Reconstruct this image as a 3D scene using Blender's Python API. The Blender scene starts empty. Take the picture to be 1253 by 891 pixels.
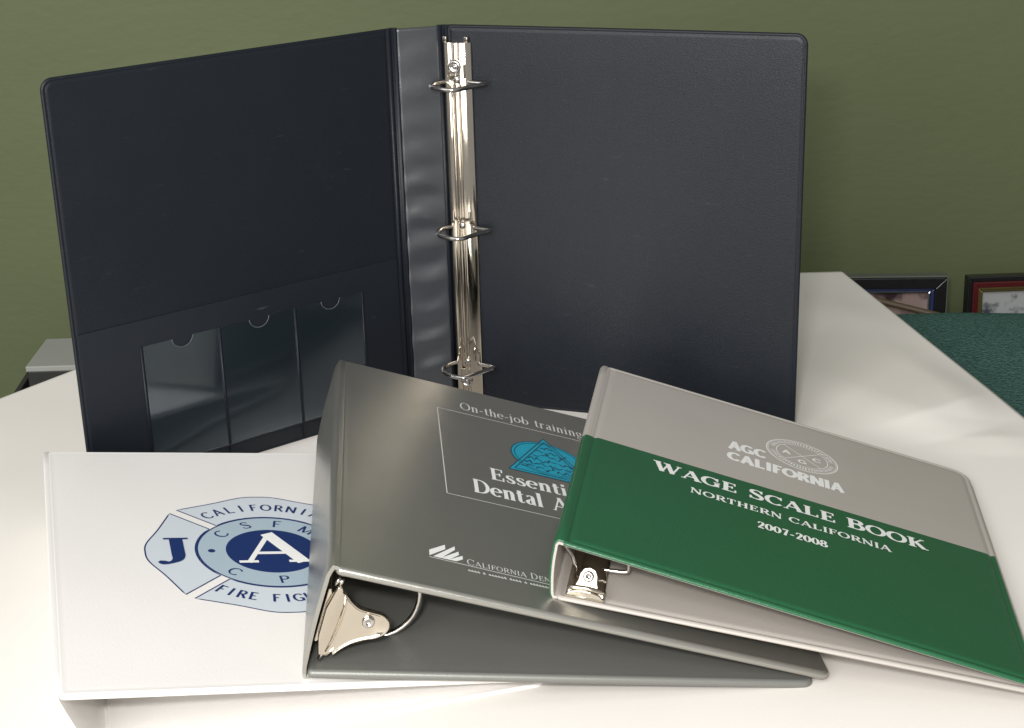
import bpy, bmesh, math, random
from mathutils import Vector, Matrix, Euler, noise

random.seed(7)
sc = bpy.context.scene
COL = sc.collection

# ------------------------------------------------------------------ camera
F_PX, PITCH, ROLL, CAM_H = 1968.9, 0.36852, -0.02934, 0.47586
cam_data = bpy.data.cameras.new('camera')
cam = bpy.data.objects.new('camera', cam_data)
COL.objects.link(cam)
cam_data.sensor_width = 36.0
cam_data.lens = 36.0 * F_PX / 1253.0
cam_data.clip_start, cam_data.clip_end = 0.02, 60.0
cam.matrix_world = (Matrix.Translation((0, 0, CAM_H)) @ Matrix.Rotation(math.pi / 2 - PITCH, 4, 'X')
                    @ Matrix.Rotation(ROLL, 4, 'Z'))
sc.camera = cam

# ------------------------------------------------------------------ light (indoors: window light from the front left, room fill)
world = bpy.data.worlds.new('World')
sc.world = world
world.use_nodes = True
wb = world.node_tree.nodes['Background']
wb.inputs[0].default_value = (0.98, 0.98, 0.98, 1)
wb.inputs[1].default_value = 0.33


def area(name, loc, target, sx, sy, power, col):
    d = bpy.data.lights.new(name, 'AREA')
    d.shape = 'RECTANGLE'
    d.size, d.size_y, d.energy, d.color = sx, sy, power, col
    o = bpy.data.objects.new(name, d)
    COL.objects.link(o)
    o.location = loc
    o.rotation_euler = (Vector(target) - Vector(loc)).to_track_quat('-Z', 'Y').to_euler()
    return o


area('window_light', (-0.70, -1.05, 1.10), (0.0, 0.95, 0.15), 1.5, 1.9, 56.0, (1.0, 0.99, 0.975))
area('side_window_light', (-1.3, 0.55, 1.25), (0.0, 1.45, 0.15), 0.8, 0.9, 4.0, (0.95, 0.98, 1.0))
area('camera_flash', (-0.055, -0.02, 0.56), (0.0, 0.95, 0.05), 0.07, 0.045, 5.5, (1.0, 0.98, 0.95))

vs = sc.view_settings
vs.view_transform = 'Standard'
vs.look = 'None'
vs.exposure = 0.22
vs.gamma = 1.0
vs.use_curve_mapping = False
sc.cycles.use_denoising = True
sc.cycles.max_bounces = 10
sc.cycles.blur_glossy = 0.4
sc.cycles.transparent_max_bounces = 12
sc.cycles.sample_clamp_indirect = 6.0


# ------------------------------------------------------------------ materials
def new_mat(name):
    m = bpy.data.materials.new(name)
    m.use_nodes = True
    nt = m.node_tree
    return m, nt, nt.nodes['Principled BSDF']


def nd(nt, kind, **kw):
    n = nt.nodes.new(kind)
    for k, v in kw.items():
        if k in n.inputs:
            n.inputs[k].default_value = v
        else:
            setattr(n, k, v)
    return n


def surf(name, col, rough=0.45, metal=0.0, grain=0.0, grain_scale=900.0, wave=0.0, wave_scale=9.0, var=0.06,
         var_scale=14.0, spec=0.5, coat=0.0, stretch=(1, 1, 1), rough_var=0.0, scuff=0.0, scuff_col=(.3, .3, .3)):
    m, nt, b = new_mat(name)
    L = nt.links.new
    tc = nd(nt, 'ShaderNodeTexCoord')
    mp = nd(nt, 'ShaderNodeMapping')
    mp.inputs['Scale'].default_value = stretch
    L(tc.outputs['Object'], mp.inputs['Vector'])
    b.inputs['Metallic'].default_value = metal
    b.inputs['Roughness'].default_value = rough
    b.inputs['Specular IOR Level'].default_value = spec
    b.inputs['Coat Weight'].default_value = coat
    b.inputs['Coat Roughness'].default_value = 0.15
    n1 = nd(nt, 'ShaderNodeTexNoise', Scale=var_scale, Detail=4.0)
    L(mp.outputs[0], n1.inputs['Vector'])
    mix = nd(nt, 'ShaderNodeMix', data_type='RGBA')
    mix.inputs[6].default_value = tuple(c * (1 - var) for c in col) + (1,)
    mix.inputs[7].default_value = tuple(min(1, c * (1 + var)) for c in col) + (1,)
    L(n1.outputs[0], mix.inputs[0])
    L(mix.outputs[2], b.inputs['Base Color'])
    if rough_var:
        mr = nd(nt, 'ShaderNodeMapRange')
        mr.inputs[3].default_value = max(0.02, rough - rough_var)
        mr.inputs[4].default_value = rough + rough_var
        n4 = nd(nt, 'ShaderNodeTexNoise', Scale=var_scale * 2.3, Detail=6.0)
        L(mp.outputs[0], n4.inputs['Vector'])
        L(n4.outputs[0], mr.inputs[0])
        L(mr.outputs[0], b.inputs['Roughness'])
    if scuff:
        mp2 = nd(nt, 'ShaderNodeMapping')
        mp2.inputs['Scale'].default_value = (1.0, 1.0, 5.0)
        mp2.inputs['Rotation'].default_value = (.5, .9, .3)
        L(tc.outputs['Object'], mp2.inputs['Vector'])
        ns_ = nd(nt, 'ShaderNodeTexNoise', Scale=60.0, Detail=5.0, Roughness=0.65)
        L(mp2.outputs[0], ns_.inputs['Vector'])
        rp = nd(nt, 'ShaderNodeMapRange')
        rp.inputs[1].default_value, rp.inputs[2].default_value = .66, .80
        rp.inputs[3].default_value, rp.inputs[4].default_value = 0.0, scuff
        L(ns_.outputs[0], rp.inputs[0])
        mx2 = nd(nt, 'ShaderNodeMix', data_type='RGBA')
        mx2.inputs[7].default_value = scuff_col + (1,)
        L(rp.outputs[0], mx2.inputs[0])
        L(mix.outputs[2], mx2.inputs[6])
        L(mx2.outputs[2], b.inputs['Base Color'])
    prev = None
    if wave:
        n2 = nd(nt, 'ShaderNodeTexNoise', Scale=wave_scale, Detail=1.5)
        L(mp.outputs[0], n2.inputs['Vector'])
        bp = nd(nt, 'ShaderNodeBump', Strength=1.0, Distance=wave)
        L(n2.outputs[0], bp.inputs['Height'])
        prev = bp
    if grain:
        n3 = nd(nt, 'ShaderNodeTexNoise', Scale=grain_scale, Detail=2.0)
        L(mp.outputs[0], n3.inputs['Vector'])
        bp = nd(nt, 'ShaderNodeBump', Strength=1.0, Distance=grain)
        L(n3.outputs[0], bp.inputs['Height'])
        if prev:
            L(prev.outputs[0], bp.inputs['Normal'])
        prev = bp
    if prev:
        L(prev.outputs[0], b.inputs['Normal'])
    return m


M = {}
M['navy'] = surf('navy_vinyl', (0.0066, 0.0088, 0.0130), 0.42, grain=0.00018, grain_scale=1500, wave=0.0012, wave_scale=7, spec=0.28, rough_var=.08, scuff=.10)
M['navy_spine'] = surf('navy_soft_vinyl', (0.034, 0.037, 0.043), 0.32, grain=0.0001, grain_scale=1500, wave=0.0008, wave_scale=25, spec=0.9)
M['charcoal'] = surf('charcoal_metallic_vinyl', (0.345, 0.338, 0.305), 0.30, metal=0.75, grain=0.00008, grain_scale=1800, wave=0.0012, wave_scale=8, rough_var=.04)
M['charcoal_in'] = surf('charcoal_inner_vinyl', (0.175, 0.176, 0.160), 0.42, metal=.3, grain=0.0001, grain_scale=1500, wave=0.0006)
M['taupe'] = surf('taupe_vinyl', (0.40, 0.37, 0.335), 0.48, grain=0.0001, grain_scale=1500, wave=0.0008, wave_scale=8)
M['green'] = surf('green_vinyl', (0.016, 0.095, 0.040), 0.33, grain=0.00022, grain_scale=700, wave=0.0008, wave_scale=8, rough_var=.09, scuff=.07, scuff_col=(.35, .45, .38))
M['white_vinyl'] = surf('white_vinyl', (0.79, 0.765, 0.735), 0.32, grain=0.0001, grain_scale=900, wave=0.0016, wave_scale=7, var=.025, scuff=.12, scuff_col=(.5, .48, .45), rough_var=.08)
M['nickel'] = surf('nickel_plate', (0.60, 0.54, 0.455), 0.10, metal=1.0, wave=0.0003, wave_scale=40, var=.03, rough_var=.06)
M['ring_steel'] = surf('ring_steel', (0.56, 0.53, 0.50), 0.18, metal=1.0, var=.04, rough_var=.06)
M['white_ink'] = surf('white_ink', (0.78, 0.78, 0.76), 0.5, var=.04, var_scale=120)
M['silver_ink'] = surf('silver_ink', (0.62, 0.62, 0.60), 0.45, var=.05, var_scale=120)
M['navy_ink'] = surf('navy_ink', (0.012, 0.030, 0.120), 0.35, var=.04)
M['pale_ink'] = surf('pale_blue_ink', (0.57, 0.615, 0.655), 0.35, var=.03)
M['mid_ink'] = surf('mid_blue_ink', (0.37, 0.455, 0.52), 0.35, var=.03)
M['teal_ink'] = surf('teal_ink', (0.012, 0.30, 0.43), 0.4, var=.05)
M['dark_teal_ink'] = surf('dark_teal_ink', (0.012, 0.07, 0.11), 0.4, var=.05)
M['paper'] = surf('cream_paper', (0.73, 0.695, 0.65), 0.75, grain=0.00006, grain_scale=500, wave=0.0025, wave_scale=6, var=.035, var_scale=9, spec=.25, scuff=.12, scuff_col=(.52, .48, .43))
M['wall'] = surf('olive_wall_paint', (0.110, 0.130, 0.062), 0.6, grain=0.0005, grain_scale=60, wave=0.002, wave_scale=4, var=.06, var_scale=5,
                 spec=.3, stretch=(1, 1, 1.7))
M['fabric'] = surf('teal_fabric', (0.070, 0.150, 0.130), 0.95, grain=0.006, grain_scale=420, var=.75, var_scale=300, spec=.1)
M['black_wood'] = surf('black_wood', (0.012, 0.011, 0.012), 0.3, grain=0.0003, grain_scale=120)
M['red_wood'] = surf('red_stained_wood', (0.075, 0.010, 0.011), 0.3, grain=0.0003, grain_scale=120, var=.25)
M['gold'] = surf('gold_trim', (0.62, 0.47, 0.20), 0.35, metal=1.0)
M['silver'] = surf('silver_trim', (0.70, 0.74, 0.78), 0.25, metal=1.0)
M['blue_trim'] = surf('blue_trim', (0.02, 0.03, 0.10), 0.4)
M['brown_wood'] = surf('brown_wood', (0.085, 0.058, 0.030), 0.5, grain=0.0004, grain_scale=90, var=.25, var_scale=60)
M['grey_card'] = surf('grey_card', (0.31, 0.315, 0.29), 0.6, var=.05)
M['dull_edge'] = surf('dull_edge', (0.10, 0.11, 0.09), 0.6)
M['black_card'] = surf('black_card', (0.020, 0.020, 0.018), 0.55, var=.15)
M['table_wood'] = surf('table_wood', (0.16, 0.10, 0.06), 0.5, var=.2, stretch=(1, 8, 1))
M['floor'] = surf('floor_carpet', (0.10, 0.09, 0.075), 0.95, grain=0.003, grain_scale=200, var=.2)


def photo_mat(name, dark, light, scale, thr):
    m, nt, b = new_mat(name)
    L = nt.links.new
    tc = nd(nt, 'ShaderNodeTexCoord')
    n = nd(nt, 'ShaderNodeTexNoise', Scale=scale, Detail=5.0)
    L(tc.outputs['Object'], n.inputs['Vector'])
    r = nd(nt, 'ShaderNodeValToRGB')
    r.color_ramp.elements[0].position = thr - .08
    r.color_ramp.elements[0].color = dark + (1,)
    r.color_ramp.elements[1].position = thr + .08
    r.color_ramp.elements[1].color = light + (1,)
    L(n.outputs[0], r.inputs[0])
    L(r.outputs[0], b.inputs['Base Color'])
    b.inputs['Roughness'].default_value = .25
    return m


M['photo_print'] = photo_mat('photo_print', (0.07, 0.075, 0.09), (0.40, 0.41, 0.41), 70.0, 0.42)
M['photo_print_dim'] = photo_mat('photo_print_dim', (0.045, 0.03, 0.03), (0.30, 0.22, 0.20), 38.0, 0.50)


def film_mat():
    m, nt, b = new_mat('clear_film')
    L = nt.links.new
    out = nt.nodes['Material Output']
    tr = nd(nt, 'ShaderNodeBsdfTransparent')
    tr.inputs[0].default_value = (0.93, 0.95, 0.97, 1)
    gl = nd(nt, 'ShaderNodeBsdfGlossy')
    gl.inputs['Roughness'].default_value = 0.10
    gl.inputs['Color'].default_value = (0.9, 0.95, 1, 1)
    fr = nd(nt, 'ShaderNodeFresnel')
    fr.inputs[0].default_value = 1.5
    mul = nd(nt, 'ShaderNodeMath', operation='MULTIPLY')
    mul.inputs[1].default_value = 1.7
    L(fr.outputs[0], mul.inputs[0])
    tc = nd(nt, 'ShaderNodeTexCoord')
    n2 = nd(nt, 'ShaderNodeTexNoise', Scale=9.0, Detail=1.0)
    L(tc.outputs['Object'], n2.inputs['Vector'])
    bp = nd(nt, 'ShaderNodeBump', Strength=1.0, Distance=0.002)
    L(n2.outputs[0], bp.inputs['Height'])
    L(bp.outputs[0], gl.inputs['Normal'])
    mx = nd(nt, 'ShaderNodeMixShader')
    L(mul.outputs[0], mx.inputs[0])
    L(tr.outputs[0], mx.inputs[1])
    L(gl.outputs[0], mx.inputs[2])
    df = nd(nt, 'ShaderNodeBsdfDiffuse')
    df.inputs[0].default_value = (0.26, 0.40, 0.47, 1)
    mh = nd(nt, 'ShaderNodeMixShader')
    mh.inputs[0].default_value = 0.016
    L(mx.outputs[0], mh.inputs[1])
    L(df.outputs[0], mh.inputs[2])
    L(mh.outputs[0], out.inputs['Surface'])
    return m


M['film'] = film_mat()
M['film_glint'] = surf('film_glint', (0.10, 0.12, 0.13), 0.25, var=.6, var_scale=250)  # specular glint of the cut film, put in as a paler colour


# ------------------------------------------------------------------ object helpers
INV = {}


def thing(name, label, cat, loc=(0, 0, 0), rz=0.0, group=None):
    o = bpy.data.objects.new(name, None)
    o.empty_display_size = 0.02
    COL.objects.link(o)
    o.location = loc
    o.rotation_euler = (0, 0, rz)
    o['label'] = label
    o['category'] = cat
    if group:
        o['group'] = group
    INV[o.name] = (Matrix.Translation(loc) @ Matrix.Rotation(rz, 4, 'Z')).inverted()
    return o


def root_inv(p):
    while p.parent:
        p = p.parent
    return INV.get(p.name, Matrix.Identity(4))


def mk(name, verts, faces, mat, parent=None, smooth=True, mats=None, mat_idx=None, flat=None):
    """verts in world metres; stored in the frame of the thing they belong to"""
    me = bpy.data.meshes.new(name)
    inv = root_inv(parent) if parent else Matrix.Identity(4)
    me.from_pydata([inv @ Vector(v) for v in verts], [], faces)
    for m in (mats or [mat]):
        me.materials.append(M[m])
    for i, p in enumerate(me.polygons):
        p.use_smooth = smooth and not (flat and i in flat)
        if mat_idx:
            p.material_index = mat_idx[i]
    me.update()
    o = bpy.data.objects.new(name, me)
    COL.objects.link(o)
    if parent:
        o.parent = parent
    return o


def bevel(o, w, seg=2, ang=35):
    b = o.modifiers.new('bevel', 'BEVEL')
    b.width, b.segments, b.limit_method, b.angle_limit = w, seg, 'ANGLE', math.radians(ang)
    b.harden_normals = False
    return o


class Fr:
    """a frame: origin and three unit axes"""

    def __init__(s, o, U, V, N):
        s.o, s.U, s.V, s.N = Vector(o), Vector(U).normalized(), Vector(V).normalized(), Vector(N).normalized()

    def __call__(s, u, v, n=0.0):
        return s.o + s.U * u + s.V * v + s.N * n

    def at(s, u, v, n=0.0):
        return Fr(s(u, v, n), s.U, s.V, s.N)


def rr_outline(u0, u1, v0, v1, radii, d, seg=7):
    pts = []
    cs = [(u0, v0, 180), (u1, v0, 270), (u1, v1, 0), (u0, v1, 90)]
    for (cu, cv, a0), r in zip(cs, radii):
        rr = max(r - d, 0.0006)
        su = 1 if cu == u0 else -1
        sv = 1 if cv == v0 else -1
        cx, cy = cu + su * (d + rr), cv + sv * (d + rr)
        for k in range(seg + 1):
            a = math.radians(a0 + 90.0 * k / seg)
            pts.append((cx + rr * math.cos(a), cy + rr * math.sin(a)))
    return pts


def vinyl_profile(t):
    h = t / 2
    top = [(.0080, 0), (.0062, -.00008), (.0050, -.0005), (.0042, -.0008), (.0035, -.0008), (.0028, -.0004), (.0018, -.0002),
           (.0009, -.00045), (.0003, -.0010)]
    prof = [(d, h + z) for d, z in top] + [(0, 0)] + [(d, -h - z) for d, z in reversed(top)]
    return prof


def thin_profile(t):
    h = t / 2
    top = [(.0048, 0), (.0036, -.00005), (.0029, -.00035), (.0024, -.0005), (.0019, -.0004), (.0014, -.0002), (.0009, -.0003), (.0004, -.0007), (.0001, -.0011)]
    return [(d, h + z) for d, z in top] + [(0, 0)] + [(d, -h - z) for d, z in reversed(top)]


def round_profile(t, soft=.006):
    h = t / 2
    q = [(h * (1 - math.cos(math.radians(a_))), h * math.sin(math.radians(a_))) for a_ in (84, 72, 60, 48, 36, 24, 12)]
    top = [(h + soft, h), (h + soft * .5, h - .00003), (h * 1.1, h - .00012)] + [(d_, z_ * .985) for d_, z_ in q]
    return top + [(0, 0)] + [(d_, -z_) for d_, z_ in reversed(top)]


def board_profile(t, b=.0006):
    h = t / 2
    return [(b * 1.5, h), (b * .45, h - b * .3), (0, h - b), (0, -h + b), (b * .45, -h + b * .3), (b * 1.5, -h)]


def slab(name, fr, u0, u1, v0, v1, ntop, t, mat, parent, radii=(.004,) * 4, prof=None, mats=None, split_v=None, warp=None, cuts=(10, 10)):
    """rounded panel; the outer face is at n = ntop, thickness t below it"""
    prof = prof or vinyl_profile(t)
    loops = []
    bm = bmesh.new()
    for d, z in prof:
        loops.append([bm.verts.new((p[0], p[1], ntop - t / 2 + z)) for p in rr_outline(u0, u1, v0, v1, radii, d)])
    n = len(loops[0])
    for a, b in zip(loops, loops[1:]):
        for i in range(n):
            bm.faces.new((a[i], b[i], b[(i + 1) % n], a[(i + 1) % n]))
    caps = [bm.faces.new(loops[0]), bm.faces.new(list(reversed(loops[-1])))]
    for f in bm.faces:
        f.smooth = True
    if split_v is not None:
        bmesh.ops.bisect_plane(bm, geom=bm.verts[:] + bm.edges[:] + bm.faces[:], plane_co=(0, split_v, 0), plane_no=(0, 1, 0), dist=1e-7)
    if warp:
        for k in range(1, cuts[0]):
            bmesh.ops.bisect_plane(bm, geom=bm.verts[:] + bm.edges[:] + bm.faces[:], plane_co=(u0 + (u1 - u0) * k / cuts[0], 0, 0),
                                   plane_no=(1, 0, 0), dist=1e-7)
        for k in range(1, cuts[1]):
            bmesh.ops.bisect_plane(bm, geom=bm.verts[:] + bm.edges[:] + bm.faces[:], plane_co=(0, v0 + (v1 - v0) * k / cuts[1], 0),
                                   plane_no=(0, 1, 0), dist=1e-7)
    bmesh.ops.recalc_face_normals(bm, faces=bm.faces[:])
    if split_v is not None:
        for f in bm.faces:
            c = f.calc_center_median()
            f.material_index = 1 if (c.y < split_v and c.z > ntop - t * .62) else 0
    inv = root_inv(parent)
    for v in bm.verts:
        if warp:
            v.co.z += warp(v.co.x, v.co.y)
        v.co = inv @ fr(*v.co)
    me = bpy.data.meshes.new(name)
    bm.normal_update()
    bmesh.ops.recalc_face_normals(bm, faces=bm.faces[:])
    bm.to_mesh(me)
    bm.free()
    for m in (mats or [mat]):
        me.materials.append(M[m])
    o = bpy.data.objects.new(name, me)
    COL.objects.link(o)
    o.parent = parent
    return o


def extrude(name, fr, poly, v0, v1, mat, parent, nv=1, deform=None, smooth=True, bev=None, mats=None, split_v=None, outer=None):
    """closed profile poly [(u, n)] swept along v"""
    vsamp = [v0 + (v1 - v0) * k / nv for k in range(nv + 1)]
    if split_v is not None:
        vsamp = sorted(set([v for v in vsamp if abs(v - split_v) > .002] + [split_v]))
    n = len(poly)
    verts, faces, mi = [], [], []
    for v in vsamp:
        for i, (u, w) in enumerate(poly):
            du, dw = deform(i, u, v, w) if deform else (0, 0)
            verts.append(fr(u + du, v, w + dw))
    for k in range(len(vsamp) - 1):
        for i in range(n):
            j = (i + 1) % n
            faces.append((k * n + i, k * n + j, (k + 1) * n + j, (k + 1) * n + i))
            mi.append(1 if (split_v is not None and vsamp[k] < split_v - 1e-6 and outer(i)) else 0)
    faces.append(tuple(reversed(range(n))))
    mi.append(1 if split_v is not None else 0)
    faces.append(tuple(range((len(vsamp) - 1) * n, len(vsamp) * n)))
    mi.append(0)
    o = mk(name, verts, faces, mat, parent, smooth, mats=mats, mat_idx=mi, flat={len(faces) - 1, len(faces) - 2})
    bm = bmesh.new()
    bm.from_mesh(o.data)
    bmesh.ops.recalc_face_normals(bm, faces=bm.faces[:])
    bm.to_mesh(o.data)
    bm.free()
    if bev:
        bevel(o, bev)
    return o


def thick(path, t):
    """closed profile from an open 2D path and a thickness on its left side"""
    out = []
    n = len(path)
    for i in range(n):
        a, b = path[max(i - 1, 0)], path[min(i + 1, n - 1)]
        dx, dy = b[0] - a[0], b[1] - a[1]
        l = math.hypot(dx, dy) or 1
        out.append((path[i][0] - dy / l * t, path[i][1] + dx / l * t))
    return list(path) + out[::-1]


def catmull(pts, n=8, closed=False):
    P = [Vector(p) for p in pts]
    m = len(P)
    out = []
    for i in range(m if closed else m - 1):
        p0, p1, p2, p3 = ((P[(i - 1) % m], P[i], P[(i + 1) % m], P[(i + 2) % m]) if closed else
                          (P[max(i - 1, 0)], P[i], P[i + 1], P[min(i + 2, m - 1)]))
        for k in range(n):
            t = k / n
            out.append(.5 * ((2 * p1) + (p2 - p0) * t + (2 * p0 - 5 * p1 + 4 * p2 - p3) * t * t + (3 * p1 - p0 - 3 * p2 + p3) * t ** 3))
    if not closed:
        out.append(P[-1])
    return out


def tube(name, pts, r, mat, parent, seg=10, caps=True):
    P = [Vector(p) for p in pts]
    verts, faces = [], []
    nrm = None
    for i, p in enumerate(P):
        t = (P[min(i + 1, len(P) - 1)] - P[max(i - 1, 0)]).normalized()
        if nrm is None:
            nrm = t.orthogonal().normalized()
        nrm = (nrm - t * nrm.dot(t)).normalized()
        b = t.cross(nrm)
        for k in range(seg):
            a = 2 * math.pi * k / seg
            verts.append(p + (nrm * math.cos(a) + b * math.sin(a)) * r)
    for i in range(len(P) - 1):
        for k in range(seg):
            faces.append((i * seg + k, i * seg + (k + 1) % seg, (i + 1) * seg + (k + 1) % seg, (i + 1) * seg + k))
    faces.append(tuple(reversed(range(seg))))
    faces.append(tuple(range((len(P) - 1) * seg, len(P) * seg)))
    return mk(name, verts, faces, mat, parent)


def plate(name, fr, outline, t, mat, parent, bev=.0004):
    """flat outline [(a, b)] in the U, V plane of fr, thickness t along N"""
    n = len(outline)
    verts = [fr(a, b, 0) for a, b in outline] + [fr(a, b, t) for a, b in outline]
    faces = [tuple(reversed(range(n))), tuple(range(n, 2 * n))] + [(i, (i + 1) % n, n + (i + 1) % n, n + i) for i in range(n)]
    o = mk(name, verts, faces, mat, parent, smooth=False)
    bm = bmesh.new()
    bm.from_mesh(o.data)
    bmesh.ops.recalc_face_normals(bm, faces=bm.faces[:])
    bm.to_mesh(o.data)
    bm.free()
    if bev:
        bevel(o, bev)
    return o


def lathe(name, fr, prof, mat, parent, seg=20):
    """profile [(r, n)] turned about N at fr's origin"""
    verts, faces = [], []
    for r, n in prof:
        for k in range(seg):
            a = 2 * math.pi * k / seg
            verts.append(fr(r * math.cos(a), r * math.sin(a), n))
    for i in range(len(prof) - 1):
        for k in range(seg):
            faces.append((i * seg + k, i * seg + (k + 1) % seg, (i + 1) * seg + (k + 1) % seg, (i + 1) * seg + k))
    faces.append(tuple(range((len(prof) - 1) * seg, len(prof) * seg)))
    return mk(name, verts, faces, mat, parent)


def box(name, c0, c1, mat, parent=None, bev=.002, fr=None):
    (x0, y0, z0), (x1, y1, z1) = c0, c1
    f = fr or (lambda a, b, c: Vector((a, b, c)))
    v = [f(x, y, z) for z in (z0, z1) for y in (y0, y1) for x in (x0, x1)]
    fs = [(0, 2, 3, 1), (4, 5, 7, 6), (0, 1, 5, 4), (2, 6, 7, 3), (0, 4, 6, 2), (1, 3, 7, 5)]
    o = mk(name, v, fs, mat, parent, smooth=False)
    if bev:
        bevel(o, bev)
    return o


# ------------------------------------------------------------------ lettering (own stroke alphabet, so no font file is needed)
def arc(cx, cy, rx, ry, a0, a1, T, t, n=20):
    out = []
    for k in range(n + 1):
        a = math.radians(a0 + (a1 - a0) * k / n)
        out.append((cx + rx * math.cos(a), cy + ry * math.sin(a), t + (T - t) * abs(math.cos(a)) ** 1.4))
    return out


def curve2(pts, n=6):
    return [tuple(p) for p in catmull([Vector(p) for p in pts], n)]


def glyph(ch, T, t, S):
    """strokes [(x, y, width), ...] with cap height 1; S = serif half length beyond the stem (0 = none)"""
    G = []
    h = T / 2

    def st(x, y0, y1, w=T):
        G.append([(x, y0, w), (x, y1, w)])

    def bar(x0, x1, y, w=t):
        G.append([(x0, y, w), (x1, y, w)])

    def sf(x, y, w=T, l=1.0, r=1.0):
        if S:
            yy = y + (t * .45 if y < .5 * (1 if ch.isupper() or ch.isdigit() else .66) or y == 0 else -t * .45)
            G.append([(x - w / 2 - S * l, yy, t * .9), (x + w / 2 + S * r, yy, t * .9)])

    X = .66
    W = .5
    if ch == 'I':
        st(.2, 0, 1); sf(.2, 0); sf(.2, 1); W = .4
    elif ch in 'EFL':
        st(.2, 0, 1); sf(.2, 0, r=.6); sf(.2, 1, r=.6)
        if ch in 'EF':
            bar(.2, .68, 1 - t / 2); bar(.2, .55, .52)
            if S: st(.68 - t / 2, .74, 1, t); st(.55 - t / 2, .40, .64, t)
        if ch in 'EL':
            bar(.2, .72, t / 2)
            if S: st(.72 - t / 2, 0, .28, t)
        W = .76 if ch != 'F' else .70
    elif ch == 'T':
        st(.38, 0, 1); sf(.38, 0); bar(.03, .73, 1 - t / 2); W = .76
        if S: st(.03 + t / 2, .72, 1, t); st(.73 - t / 2, .72, 1, t)
    elif ch == 'H':
        for x in (.2, .74):
            st(x, 0, 1); sf(x, 0); sf(x, 1)
        bar(.2, .74, .52); W = .94
    elif ch == 'N':
        tv = t * 1.15 if S else T
        st(.16, 0, 1, tv); st(.78, 0, 1, tv); sf(.16, 0, tv); sf(.78, 1, tv); sf(.16, 1, tv, r=0)
        G.append([(.14, 1 - .02, T), (.78, .02, T)]); W = .94
    elif ch == 'M':
        tv = t * 1.15 if S else T
        st(.14, 0, 1, tv); st(.92, 0, 1); sf(.14, 0, tv); sf(.92, 0); sf(.92, 1, l=0); sf(.14, 1, tv, r=0)
        G.append([(.16, .98, T), (.52, .04, T)]); G.append([(.52, .04, t), (.9, .98, t)]); W = 1.06
    elif ch == 'A':
        G.append([(.09, 0, t if S else T * .85), (.44, .97, t if S else T * .85)]); G.append([(.42, 1, T), (.80, 0, T)])
        bar(.19, .70, .32); sf(.09, 0, t * 1.2); sf(.79, 0, T); W = .9
    elif ch == 'W':
        G.append([(.10, 1, T), (.37, .02, T)]); G.append([(.37, .02, t), (.62, .94, t)])
        G.append([(.58, 1, T), (.85, .02, T)]); G.append([(.85, .02, t), (1.12, .98, t)])
        sf(.10, 1); sf(1.12, 1, t); sf(.58, 1, T, r=.2); W = 1.22
    elif ch == 'K':
        st(.2, 0, 1); sf(.2, 0); sf(.2, 1); G.append([(.24, .40, t), (.74, .98, t)]); G.append([(.38, .60, T), (.78, .02, T)])
        sf(.74, 1, t); sf(.80, 0); W = .92
    elif ch in 'RBPD':
        st(.2, 0, 1); sf(.2, 0, r=.5 if ch in 'BD' else 1); sf(.2, 1, r=0)
        if ch == 'D':
            G.append([(.2, 1 - t / 2, t), (.40, 1 - t / 2, t)] + arc(.40, .5, .40, .5 - t / 2, 90, -90, T, t) + [(.2, t / 2, t)]); W = .9
        else:
            yb = .46 if ch != 'B' else .53
            G.append([(.2, 1 - t / 2, t), (.42, 1 - t / 2, t)] + arc(.44, (1 + yb) / 2, .23, (1 - yb) / 2 - t / 2, 90, -90, T, t) + [(.2, yb + t / 2, t)])
            W = .74
            if ch == 'B':
                G.append([(.2, yb, t), (.42, yb, t)] + arc(.46, yb / 2 + t / 4, .27, yb / 2 - t / 4, 90, -90, T, t) + [(.2, t / 2, t)]); W = .82
            if ch == 'R':
                G.append([(.44, .50, T), (.76, .02, T)]); sf(.80, 0, T * .6); W = .86
    elif ch in 'CG':
        G.append(arc(.47, .5, .39, .5 - t / 2, 42, 318, T, t, 30)); W = .86
        if S: st(.78, .66, .98, t)
        if ch == 'G':
            st(.76, .06, .42); sf(.76, .46, T * .8); W = .94
            if not S: bar(.5, .78, .42)
    elif ch == 'O' or ch == 'Q':
        G.append(arc(.48, .5, .40, .5 - t / 2, 0, 360, T, t, 36)); W = .96
    elif ch == 'S':
        G.append(curve2([(.60, .76, t), (.52, .92, t), (.36, 1 - t / 2, t), (.18, .88, T * .7), (.16, .70, T * .9), (.34, .55, T), (.52, .43, T),
                         (.62, .28, T * .9), (.56, .10, T * .7), (.36, t / 2, t), (.18, .10, t), (.10, .26, t)], 5))
        if S: st(.615, .70, .98, t); st(.10, .02, .30, t)
        W = .72
    elif ch == 'J':
        st(.40, .22, 1); sf(.40, 1)
        G.append(curve2([(.40, .24, T), (.37, .08, T * .8), (.24, -.06, t * 1.3), (.10, -.06, T * .6), (.03, 0, t * 1.1)], 6)); W = .62
    # ---- lower case
    elif ch in 'nhmr':
        top = 1.0 if ch == 'h' else X
        st(.16, 0, top); sf(.16, 0); sf(.16, top, r=0)
        if ch == 'r':
            G.append(curve2([(.18, X - .16, t), (.28, X - .05, t * 1.2), (.38, X - .03, T * .8), (.46, X - .08, T * .9)], 5)); W = .5
        else:
            G.append(curve2([(.18, X - .16, t), (.30, X - .03, t * 1.3), (.44, X - .04, T * .8), (.50, X - .18, T), (.50, .2, T), (.50, 0, T)], 5))
            sf(.50, 0); W = .66
    elif ch == 'i' or ch == 'j' or ch == 'l':
        top = 1.0 if ch == 'l' else X
        x = .17
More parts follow.
